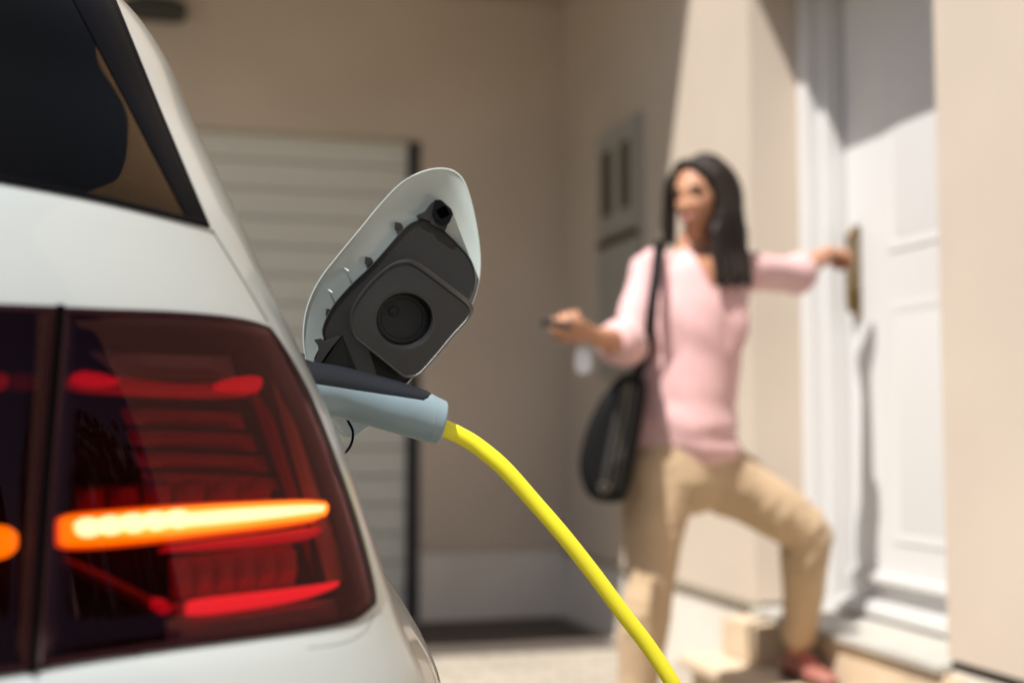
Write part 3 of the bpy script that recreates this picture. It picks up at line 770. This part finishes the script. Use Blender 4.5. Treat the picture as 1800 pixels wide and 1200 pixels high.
# ================================================================== PERSON
def vox(name, bm, m, parent, size, smooth_it=3, fn=None, cut=None):
    me = bpy.data.meshes.new(name+'_raw'); bmesh.ops.recalc_face_normals(bm, faces=bm.faces); bm.to_mesh(me); bm.free()
    o = bpy.data.objects.new(name+'_raw', me); COL.objects.link(o)
    r = o.modifiers.new('r', 'REMESH'); r.mode = 'VOXEL'; r.voxel_size = size; r.use_smooth_shade = True
    if smooth_it:
        s_ = o.modifiers.new('s', 'SMOOTH'); s_.factor = .5; s_.iterations = smooth_it
    dg = bpy.context.evaluated_depsgraph_get(); dg.update()
    m2 = bpy.data.meshes.new_from_object(o.evaluated_get(dg)); m2.name = name
    bpy.data.objects.remove(o); bpy.data.meshes.remove(me)
    if fn:
        nrm = [v.normal.copy() for v in m2.vertices]
        for v, n_ in zip(m2.vertices, nrm): v.co = v.co + n_*fn(v.co, n_)
    if cut:
        b2 = bmesh.new(); b2.from_mesh(m2)
        bmesh.ops.delete(b2, geom=[f for f in b2.faces if cut(f.calc_center_median(), f.normal)], context='FACES'); b2.to_mesh(m2); b2.free()
    m2.materials.clear(); m2.materials.append(m)
    for p in m2.polygons: p.use_smooth = True
    return link(name, m2, parent)
def limb(bm, pts, rad, seg=18, sub=5, ell=None, ref=Vector((0, 0, 1))):
    P = catmull(pts, sub); R = [v.x for v in catmull([Vector((r, 0, 0)) for r in rad], sub)]
    E = [v.x for v in catmull([Vector((r, 0, 0)) for r in ell], sub)] if ell else None
    # rounded ends
    tA = (P[0]-P[1]).normalized(); tB = (P[-1]-P[-2]).normalized()
    P = [P[0]+tA*R[0]*.6, P[0]+tA*R[0]*.4] + P + [P[-1]+tB*R[-1]*.4, P[-1]+tB*R[-1]*.6]; R = [R[0]*.35, R[0]*.75] + R + [R[-1]*.75, R[-1]*.35]
    if E: E = [E[0]]*2 + E + [E[-1]]*2
    tube(bm, P, R, seg, True, E, ref)
def ellip(bm, c, ax, r, seg=24):
    """ax: 3 unit axes, r: 3 radii"""
    M = Matrix.Identity(4)
    for i in range(3):
        for j in range(3): M[j][i] = ax[i][j]*r[i]
    M.translation = c
    bmesh.ops.create_uvsphere(bm, u_segments=seg, v_segments=seg//2+4, radius=1, matrix=M)
DW = 3.60
pe = empty('person', at(1180, 1336, 3.55), 'woman in a pink blouse and tan trousers reaching back to the white door', 'person')
side = (cR*.98 + cF0*.20).normalized()           # her left (picture right), shoulder line
fwd = side.cross(Vector((0, 0, 1)))                # chest direction
if fwd.dot(cF0) > 0: fwd = -fwd
pel = at(1195, 812, DW); waist = at(1203, 700, DW); chest = at(1217, 560, DW); upch = at(1222, 490, DW+.01); nb_ = at(1222, 448, DW+.02)
shR = at(1140, 466, DW-.03); shL = at(1304, 478, DW+.06)
elR = at(1106, 606, DW-.13); wrR = at(1040, 590, DW-.33)
elL = at(1392, 484, DW+.27); wrL = at(1459, 444, DW+.46); haL = at(1486, 441, DW+.575)
hipR = at(1160, 812, DW-.02); knR = at(1135, 1062, DW-.08); anR = at(1112, 1290, DW-.02)
hipL = at(1228, 815, DW+.03); knL = at(1420, 930, DW+.10); anL = at(1402, 1142, 3.86)
hc = at(1234, 348, DW-.005)
hf = (fwd*.60 - side*.78 + Vector((0, 0, -.10))).normalized(); hu = (Vector((0, 0, 1)) - side*.04); hu = (hu-hf*hu.dot(hf)).normalized(); hs_ = hu.cross(hf)
if hs_.dot(side) < 0: hs_ = -hs_
def H(a, f, u): return hc + hs_*a + hf*f + hu*u
bm = bmesh.new()
# head
M = Matrix.Identity(4)
hb = bmesh.new(); bmesh.ops.create_uvsphere(hb, u_segments=64, v_segments=48, radius=1)
for v in hb.verts:
    x, y, z = v.co     # x side, y fwd, z up
    X, Y, Z = x*.068, y*.090, z*.110
    if z < 0:                     # jaw narrows to the chin
        k = (-z)**1.3; X *= 1-.36*k; Y = Y*(1-.10*k) + .020*k
        if y < 0: Y *= 1-.35*k
    front = max(0, y)
    gz = lambda c, w: math.exp(-((Z-c)/w)**2); gx = lambda c, w: math.exp(-((X-c)/w)**2)
    Y += front*(.006*gz(.022, .010)*gx(0, .05))                       # brow
    Y -= front*.010*gz(.004, .012)*(gx(.031, .014)+gx(-.031, .014))   # sockets
    Y += front*.006*gz(-.025, .018)*(gx(.036, .018)+gx(-.036, .018))  # cheeks
    if y > .2:
        nz = max(0, min(1, (.012-Z)/.050)) if -.040 < Z < .014 else 0
        Y += .024*nz**.9*gx(0, .0085)*(1 if Z > -.036 else .4)
        Y += .008*gz(-.030, .007)*(gx(.011, .007)+gx(-.011, .007))
    Y += front*.007*gz(-.060, .009)*gx(0, .020)                      # lips
    Y -= front*.004*gz(-.076, .006)*gx(0, .02)
    Y += front*.006*gz(-.096, .012)*gx(0, .018)                      # chin
    v.co = H(X, Y, Z)
me_h = bpy.data.meshes.new('h'); hb.to_mesh(me_h); bm.from_mesh(me_h); hb.free(); bpy.data.meshes.remove(me_h)
for sg in (1, -1): ellip(bm, H(sg*.072, -.005, -.008), (hs_, hf, hu), (.010, .018, .030), 14)
limb(bm, [nb_-Vector((0, 0, .03)), nb_+Vector((0, 0, .03)), H(0, -.012, -.06)], [.060, .050, .050], ell=[.95, .95, 1])
# torso: a = side half width, ellipse ratio applies to ref axis (fwd)
def torso(bm, g, hips=True):
    P = [pel-Vector((0, 0, .06)), pel, at(1198, 755, DW), waist, at(1210, 630, DW), chest, upch, nb_-Vector((0, 0, .008))]
    R = [.130, .142, .134, .120, .124, .138, .142, .072]; E = [.66, .62, .62, .66, .68, .68, .58, .75]
    limb(bm, P, [r+g for r in R], 28, 5, E, fwd)
    for S in (shR, shL): limb(bm, [upch, S-Vector((0, 0, .008))], [.045+g, .038+g])
torso(bm, 0)
limb(bm, [shR-Vector((0, 0, .008)), (shR+elR)/2, elR], [.038, .040, .034]); limb(bm, [elR, elR.lerp(wrR, .35), wrR], [.034, .036, .023])
limb(bm, [shL, (shL+elL)/2, elL], [.046, .040, .034]); limb(bm, [elL, elL.lerp(wrL, .35), wrL], [.034, .035, .023])
for hp, kn, an in ((hipR, knR, anR), (hipL, knL, anL)):
    limb(bm, [hp, hp.lerp(kn, .5), kn], [.082, .070, .050]); limb(bm, [kn, kn.lerp(an, .3), an], [.048, .052, .032])
def hand(bm, w, d, up, curl, spread=.0, mirror=1, thumb_out=.5):
    """w wrist, d hand direction, up = back-of-hand normal, curl = list of bend angles"""
    d = d.normalized(); up = (up-d*up.dot(d)).normalized(); lat = d.cross(up)*mirror
    limb(bm, [w-d*.01, w+d*.03, w+d*.072], [.021, .030, .031], 14, 4, [.62, .52, .45], up)
    lens_ = [.068, .076, .071, .056]
    for k in range(4):
        o = w + d*.078 + lat*(-.027+.018*k); dirv = (d+lat*(-.08+.05*k)).normalized(); p = [o-d*.02, o]; a = 0
        for s_ in range(3):
            a += curl[min(k, len(curl)-1)]*(1, 1.1, .7)[s_]; seg_ = lens_[k]*(.45, .32, .23)[s_]
            p.append(p[-1] + (dirv*math.cos(a)-up*math.sin(a))*seg_)
        limb(bm, p, [.0095, .0092, .0086, .0078, .0068], 10, 3)
    t0 = w + d*.022 - lat*.022 - up*.004
    p = [t0, t0 + (d*.6-lat*thumb_out-up*.25).normalized()*.036, t0 + (d*.75-lat*thumb_out*.8-up*.3).normalized()*.064, t0 + (d*.95-lat*thumb_out*.45-up*.28).normalized()*.088]
    limb(bm, p, [.0125, .0115, .0100, .0082], 10, 3)
dR = (at(990, 574, DW-.43)-wrR)
hand(bm, wrR, dR, Vector((0, 0, -1))*.35+cR*.6+cF0*.5, [.75, .95, 1.05, 1.1], mirror=1)
dL = (haL-wrL)
hand(bm, wrL, dL, -cF0*.8-cR*.5+Vector((0, 0, .3)), [.85, .95, 1.0, 1.0], mirror=-1)
bodyp = vox('body', bm, skin, pe, .0048, 2)
# face details
for sg in (1, -1):
    b = bmesh.new(); ellip(b, H(sg*.031, .0745, .003), (hs_, hf, hu), (.0135, .0065, .0062), 14); bmobj('eye', b, eyem, pe)
    b = bmesh.new(); tube(b, catmull([H(sg*.014, .086, .021), H(sg*.030, .084, .026), H(sg*.047, .071, .022)], 4), .0036, 8); bmobj('eyebrow', b, browm, pe)
b = bmesh.new(); tube(b, catmull([H(-.022, .083, -.060), H(-.010, .0925, -.057), H(0, .0945, -.0585), H(.010, .0925, -.057), H(.022, .083, -.060)], 5), [.002]+[.0058]*19+[.002], 8)
bmobj('lips', b, lipm, pe)
# shirt
def folds_shirt(p, n_):
    h = p.z; a = p.dot(cR); low = smooth01((1.10-h)/.20)
    w = noise.noise(Vector((a*5+h*3.5, p.dot(cF0)*5, h*4)))*.013
    w += noise.noise(Vector((a*4.5-h*4, p.dot(cF0)*4, h*13)))*.024*low
    w += noise.noise(Vector((a*11+h*9, p.dot(cF0)*10, h*8+4)))*.006
    return w
bm = bmesh.new()
g_ = .014
P = [at(1196, 780, DW), at(1198, 755, DW), at(1204, 700, DW), at(1212, 630, DW), chest, upch, nb_-Vector((0, 0, .012))]
limb(bm, P, [.170, .164, .156, .150, .150, .152, .082], 28, 5, [.76, .74, .73, .74, .76, .66, .80], fwd)
for sg in (1, -1): ellip(bm, chest+fwd*.072+side*sg*.062+Vector((0, 0, -.015)), (side, fwd, Vector((0, 0, 1))), (.075, .030, .12))
for S in (shR, shL): limb(bm, [upch+Vector((0, 0, .012)), S+Vector((0, 0, .004))], [.056, .054])
limb(bm, [shR, shR.lerp(elR, .5), elR, elR.lerp(wrR, .30)], [.054, .052, .052, .053]); 
limb(bm, [shL, shL.lerp(elL, .5), elL, elL.lerp(wrL, .12)], [.056, .051, .050, .047])
# rolled cuffs
limb(bm, [elR.lerp(wrR, .12), elR.lerp(wrR, .36)], [.060, .058]); limb(bm, [elL.lerp(wrL, .02), elL.lerp(wrL, .22)], [.058, .056])
vtip = at(1262, 548, DW-.16)
def cutv(c, n_):
    px, py = proj(c)
    if n_.dot(cF) > .1: 
        return False
    # open V neck
    if py < 408: return True
    if py < 515:
        k = (515-py)/90.
        return abs(px-(1232+(py-430)*.30)) < 20*k**.8 and py > 400 and px < 1290
    return False
vox('blouse', bm, shirtm, pe, .0065, 2, folds_shirt, cutv)
# trousers
def folds_tr(p, n_):
    w = noise.noise(Vector((p.x*9, p.y*9, p.z*6)))*.012
    for kk, kn in ((1, knL), (1, hipL.lerp(knL, .35)), (.8, knR)):
        d = (p-kn).length; w += math.sin((p.dot(cR)*1.2-p.z*1.0)*70 + noise.noise(p*8)*6)*.0034*kk*(.4+noise.noise(p*6)*1.6)*math.exp(-(d/.13)**2)
    return w + noise.noise(p*40)*.0015
bm = bmesh.new()
limb(bm, [pel-Vector((0, 0, .055)), pel, at(1200, 770, DW)], [.150, .160, .150], 28, 5, [.76, .72, .70], fwd)
limb(bm, [hipR, hipR.lerp(knR, .35), hipR.lerp(knR, .75), knR], [.102, .095, .072, .066]); limb(bm, [knR, knR.lerp(anR, .4), anR+Vector((0, 0, .03))], [.066, .064, .052])
limb(bm, [hipL, hipL.lerp(knL, .35), hipL.lerp(knL, .75), knL], [.104, .096, .078, .070]); limb(bm, [knL, knL.lerp(anL, .4), anL.lerp(knL, .12)], [.070, .066, .050])
vox('trousers', bm, trouserm, pe, .0065, 2, folds_tr)
# hair
def hair_fn(p, n_):
    a = math.atan2((p-hc).dot(hf), (p-hc).dot(hs_)); return math.sin(a*26+noise.noise(p*11)*3)*.003
bm = bmesh.new()
ellip(bm, H(.004, -.022, .014), (hs_, hf, hu), (.080, .090, .112), 36)
ellip(bm, H(.010, -.045, -.005), (hs_, hf, hu), (.080, .085, .115), 30)
ellip(bm, at(1252, 345, DW+.03), (cR, cF0, Vector((0, 0, 1))), (.066, .08, .10), 24)
rs = random.Random(3)
for k in range(16):
    t = k/15; j_ = rs.uniform(-1, 1); j2 = rs.uniform(-1, 1)
    a_ = H(.064-.035*t, .040-.105*t, .062+.01*j_); m1 = H(.086-.022*t, .030-.105*t, -.045)
    e1 = at(1256+t*47+2*j2, 425, DW-.10+.08*t); e2 = at(1264+t*56+3*j_, 500-6*t+12*j2, DW-.12+.06*t)
    limb(bm, [a_, m1, e1, e2], [.020, .021+.002*j_, .018, .008], 12, 5, [.8]*4, hs_)
for k in range(4):
    t = k/3
    limb(bm, [H(-.045, -.01-.03*t, .07), at(1180+5*t, 320, DW+.04+.04*t), at(1172+10*t, 380, DW+.05+.04*t), at(1169+14*t, 428+6*rs.uniform(-1, 1), DW+.05+.05*t)], [.018, .017, .013, .007], 12, 5)
ellip(bm, at(1260, 395, DW-.045), (cR, cF0, Vector((0, 0, 1))), (.028, .03, .06), 16)
# hair swept from the parting to both sides
limb(bm, [H(-.020, .060, .096), H(.022, .060, .088), H(.056, .048, .058), H(.074, .030, .010)], [.012, .015, .017, .016], 14, 5)
limb(bm, [H(-.020, .056, .096), H(-.048, .045, .080), H(-.070, .022, .040)], [.012, .012, .011], 14, 5)
def hair_cut(c, n_):
    return False
vox('hair', bm, hairm, pe, .006, 2, hair_fn)
# shoes
def shoe(an, tow, ground):
    d = Vector((tow.x, tow.y, 0)).normalized(); lat = d.cross(Vector((0, 0, 1)))
    base = Vector((an.x, an.y, ground))
    b = bmesh.new(); n = 14; loops = []
    for i in range(n+1):
        t = i/n; x = -.065+.235*t; w = interp([(0, .020), (.12, .031), (.4, .034), (.72, .043), (.92, .030), (1, .008)], t); h = interp([(0, .045), (.1, .070), (.35, .068), (.55, .050), (.8, .036), (.95, .026), (1, .014)], t)
        c = base + d*x + Vector((0, 0, .012)); loops.append([c+lat*w*math.cos(a)*(1 if math.sin(a) < 0 else .95)+Vector((0, 0, 1))*(h*.5+h*.5*math.sin(a)) for a in [2*math.pi*k/20 for k in range(20)]])
    bridge(b, loops, True, True); sh = bmobj('shoe', b, shoem, pe)
    b = bmesh.new(); L0 = []; 
    ol = [base+d*(-.070+.245*t)+lat*s_*interp([(0, .012), (.1, .033), (.4, .035), (.72, .046), (.93, .032), (1, .010)], t) for s_, ts in ((1, [i/12 for i in range(13)]), (-1, [1-i/12 for i in range(13)])) for t in ts]
    bridge(b, [[p+Vector((0, 0, .0005)) for p in ol], [p+Vector((0, 0, .015)) for p in ol]], True, True); bmobj('sole', b, solem, sh)
    b = bmesh.new()
    for k in range(5):
        s0 = base+d*(.045+.012*k)+Vector((0, 0, .072-.008*k)); tube(b, catmull([s0+lat*-.02, s0+Vector((0, 0, .006)), s0+lat*.026-Vector((0, 0, .012))], 4), .006, 8)
    bmobj('tassel', b, tassel, sh)
    b = bmesh.new(); an2 = base+Vector((0, 0, .105)); lp = [an2+d*math.cos(a)*.036+lat*math.sin(a)*.034 for a in [2*math.pi*k/20 for k in range(21)]]; tube(b, lp, .006, 8, False); bmobj('ankle_strap', b, shoem, sh)
shoe(anL, at(1500, 1200, 3.62)-anL, .168); shoe(anR, -cF0*.8-cR*.5, 0.0)
# feet of the body inside the shoes are hidden; shoulder bag
bg_ = empty('shoulder_bag', at(1075, 770, DW-.12), 'black leather half-moon bag with pale zip hanging from her shoulder', 'bag')
o0 = at(1112, 668, DW-.12); dep = cF0
bo = resample(catmull([Vector(p) for p in [(1110, 654), (1084, 666), (1054, 704), (1030, 756), (1018, 812), (1026, 856), (1048, 880), (1090, 882), (1104, 862), (1122, 780), (1137, 690), (1130, 660)]], 8, True), 72)
b = bmesh.new()
bridge(b, [[at(p.x, p.y, DW-.07) for p in shrink(bo, 14)], [at(p.x, p.y, DW-.085) for p in shrink(bo, 4)], [at(p.x, p.y, DW-.10) for p in bo], [at(p.x, p.y, DW-.165) for p in bo], [at(p.x, p.y, DW-.185) for p in shrink(bo, 3)], [at(p.x, p.y, DW-.195) for p in shrink(bo, 9)], [at(p.x, p.y, DW-.198) for p in shrink(bo, 18)]], True, True)
bmobj('bag_body', b, leather, bg_, angle=60)
def band(pts, r_, m_, nm, fl):
    b = bmesh.new(); tube(b, catmull([at(x, y, DW-.198) for x, y in pts], 6), r_, 10, True, [fl]*(6*(len(pts)-1)+1), cF0); bmobj(nm, b, m_, bg_)
band([(1096, 676), (1087, 722), (1074, 780), (1060, 856)], .0085, greyband, 'gusset', .35)
band([(1116, 680), (1109, 728), (1098, 790), (1084, 860)], .0075, greyband, 'gusset', .35)
band([(1106, 672), (1098, 725), (1086, 785), (1072, 862)], .0018, zipm, 'zip', .8)
b = bmesh.new(); c = at(1062, 856, DW-.30); lp = [c+cR*math.cos(a)*.012+Vector((0, 0, 1))*math.sin(a)*.012 for a in [2*math.pi*k/16 for k in range(17)]]; tube(b, lp, .002, 6, False); bmobj('zip_ring', b, zipm, bg_)
SP = [o0, at(1128, 640, DW-.11), at(1140, 600, DW-.14), at(1146, 540, DW-.16), at(1154, 480, DW-.13), at(1157, 445, DW-.075), at(1160, 425, DW-.01), at(1164, 436, DW+.09), at(1166, 520, DW+.17), at(1150, 620, DW+.13), o0+dep*.05]
b = bmesh.new(); tube(b, catmull(SP, 6), .0155, 10, True, [.22]*61, fwd); bmobj('strap', b, leather, bg_)
# car key
kk = empty('car_key', at(972, 568, DW-.46), 'black car key fob with a white tag, pointed at the car by the woman', 'key')
kd = (at(957, 567, DW-.50)-at(1000, 574, DW-.40)).normalized()
b = bmesh.new(); tube(b, catmull([at(1000, 575, DW-.415), at(976, 569, DW-.45), at(956, 567, DW-.475)], 5), [.014]+[.0175]*9+[.012], 12, True, [.55]*11); bmobj('fob', b, blackpl, kk)
b = bmesh.new(); c = at(1030, 608, DW-.36); lp = [c+cR*math.cos(a)*.013+Vector((0, 0, 1))*math.sin(a)*.018 for a in [2*math.pi*k/20 for k in range(21)]]; tube(b, lp, .0013, 6, False); bmobj('key_ring', b, silver, kk)
b = bmesh.new(); tt = resample(catmull([Vector(p) for p in [(1016, 612), (1034, 612), (1040, 630), (1038, 650), (1026, 657), (1013, 650), (1011, 630)]], 6, True), 40)
bridge(b, [[at(p.x, p.y, DW-.355) for p in tt], [at(p.x, p.y, DW-.350) for p in tt]], True, True); bmobj('key_tag', b, tagm, kk)
b = bmesh.new(); c = at(1003, 559, DW-.42); lp = [c+cR*math.cos(a)*.0+(cR*.3+Vector((0, 0, 1))).normalized()*math.cos(a)*.010+cF0*math.sin(a)*.010 for a in [2*math.pi*k/20 for k in range(21)]]; tube(b, lp, .002, 6, False)
bmobj('finger_ring', b, silver, pe)

# ================================================================== SURROUNDINGS (behind the camera, seen in the lamp and paint)
def tree(loc, h, r, lab):
    t = empty('tree', loc, lab, 'tree', 'garden trees across the drive')
    tk = tubeobj('trunk', [Vector(loc), Vector(loc)+Vector((.1, 0, h*.3)), Vector(loc)+Vector((0, .1, h*.6)), Vector(loc)+Vector((.1, .1, h*.9))], [.16, .12, .08, .03], barkm, t, 10, 4)
    b = bmesh.new()
    for k in range(2600):
        u = random.gauss(0, 1), random.gauss(0, 1), random.gauss(0, 1); v = Vector(u).normalized()
        rr = r*(.55+.45*random.random())*(1+.25*noise.noise(v*2.3+Vector(loc)))
        c = Vector(loc)+Vector((0, 0, h*.62))+Vector((v.x*rr, v.y*rr, v.z*rr*1.35))
        s_ = .11+.09*random.random(); a1 = Vector((random.gauss(0, 1), random.gauss(0, 1), random.gauss(0, 1))).normalized(); a2 = a1.orthogonal().normalized()
        b.faces.new([b.verts.new(c+a1*s_), b.verts.new(c+a2*s_*.6), b.verts.new(c-a1*s_), b.verts.new(c-a2*s_*.6)])
    me = bpy.data.meshes.new('crown'); b.to_mesh(me); b.free(); me.materials.append(leafm); link('crown', me, t)
tree((5.6, -8.0, 0), 6.2, 2.1, 'bushy green garden tree mirrored dark in the rear lamp')
tree((1.9, -8.6, 0), 5.4, 1.5, 'slimmer green garden tree, mirrored at the inner edge of the rear lamp')
nh = empty('neighbour_house', (-8, -17, 0), 'pale neighbouring house with red roof across the street', 'house')
box('wall', (-13, -20, 0), (-3, -14, 5.5), neighbour, nh)
b = bmesh.new(); v = [b.verts.new(p) for p in ((-13.5, -13.5, 5.5), (-2.5, -13.5, 5.5), (-2.5, -20.5, 5.5), (-13.5, -20.5, 5.5), (-13.5, -17, 8), (-2.5, -17, 8))]
for f in ((0, 1, 5, 4), (2, 3, 4, 5), (0, 4, 3), (1, 2, 5), (0, 3, 2, 1)): b.faces.new([v[i] for i in f])
bmobj('roof', b, rooftile, nh, smooth=False)
for x in (-11, -8, -5): box('window', (x, -13.999, 3.2), (x+1.2, -13.96, 4.6), winm, nh)
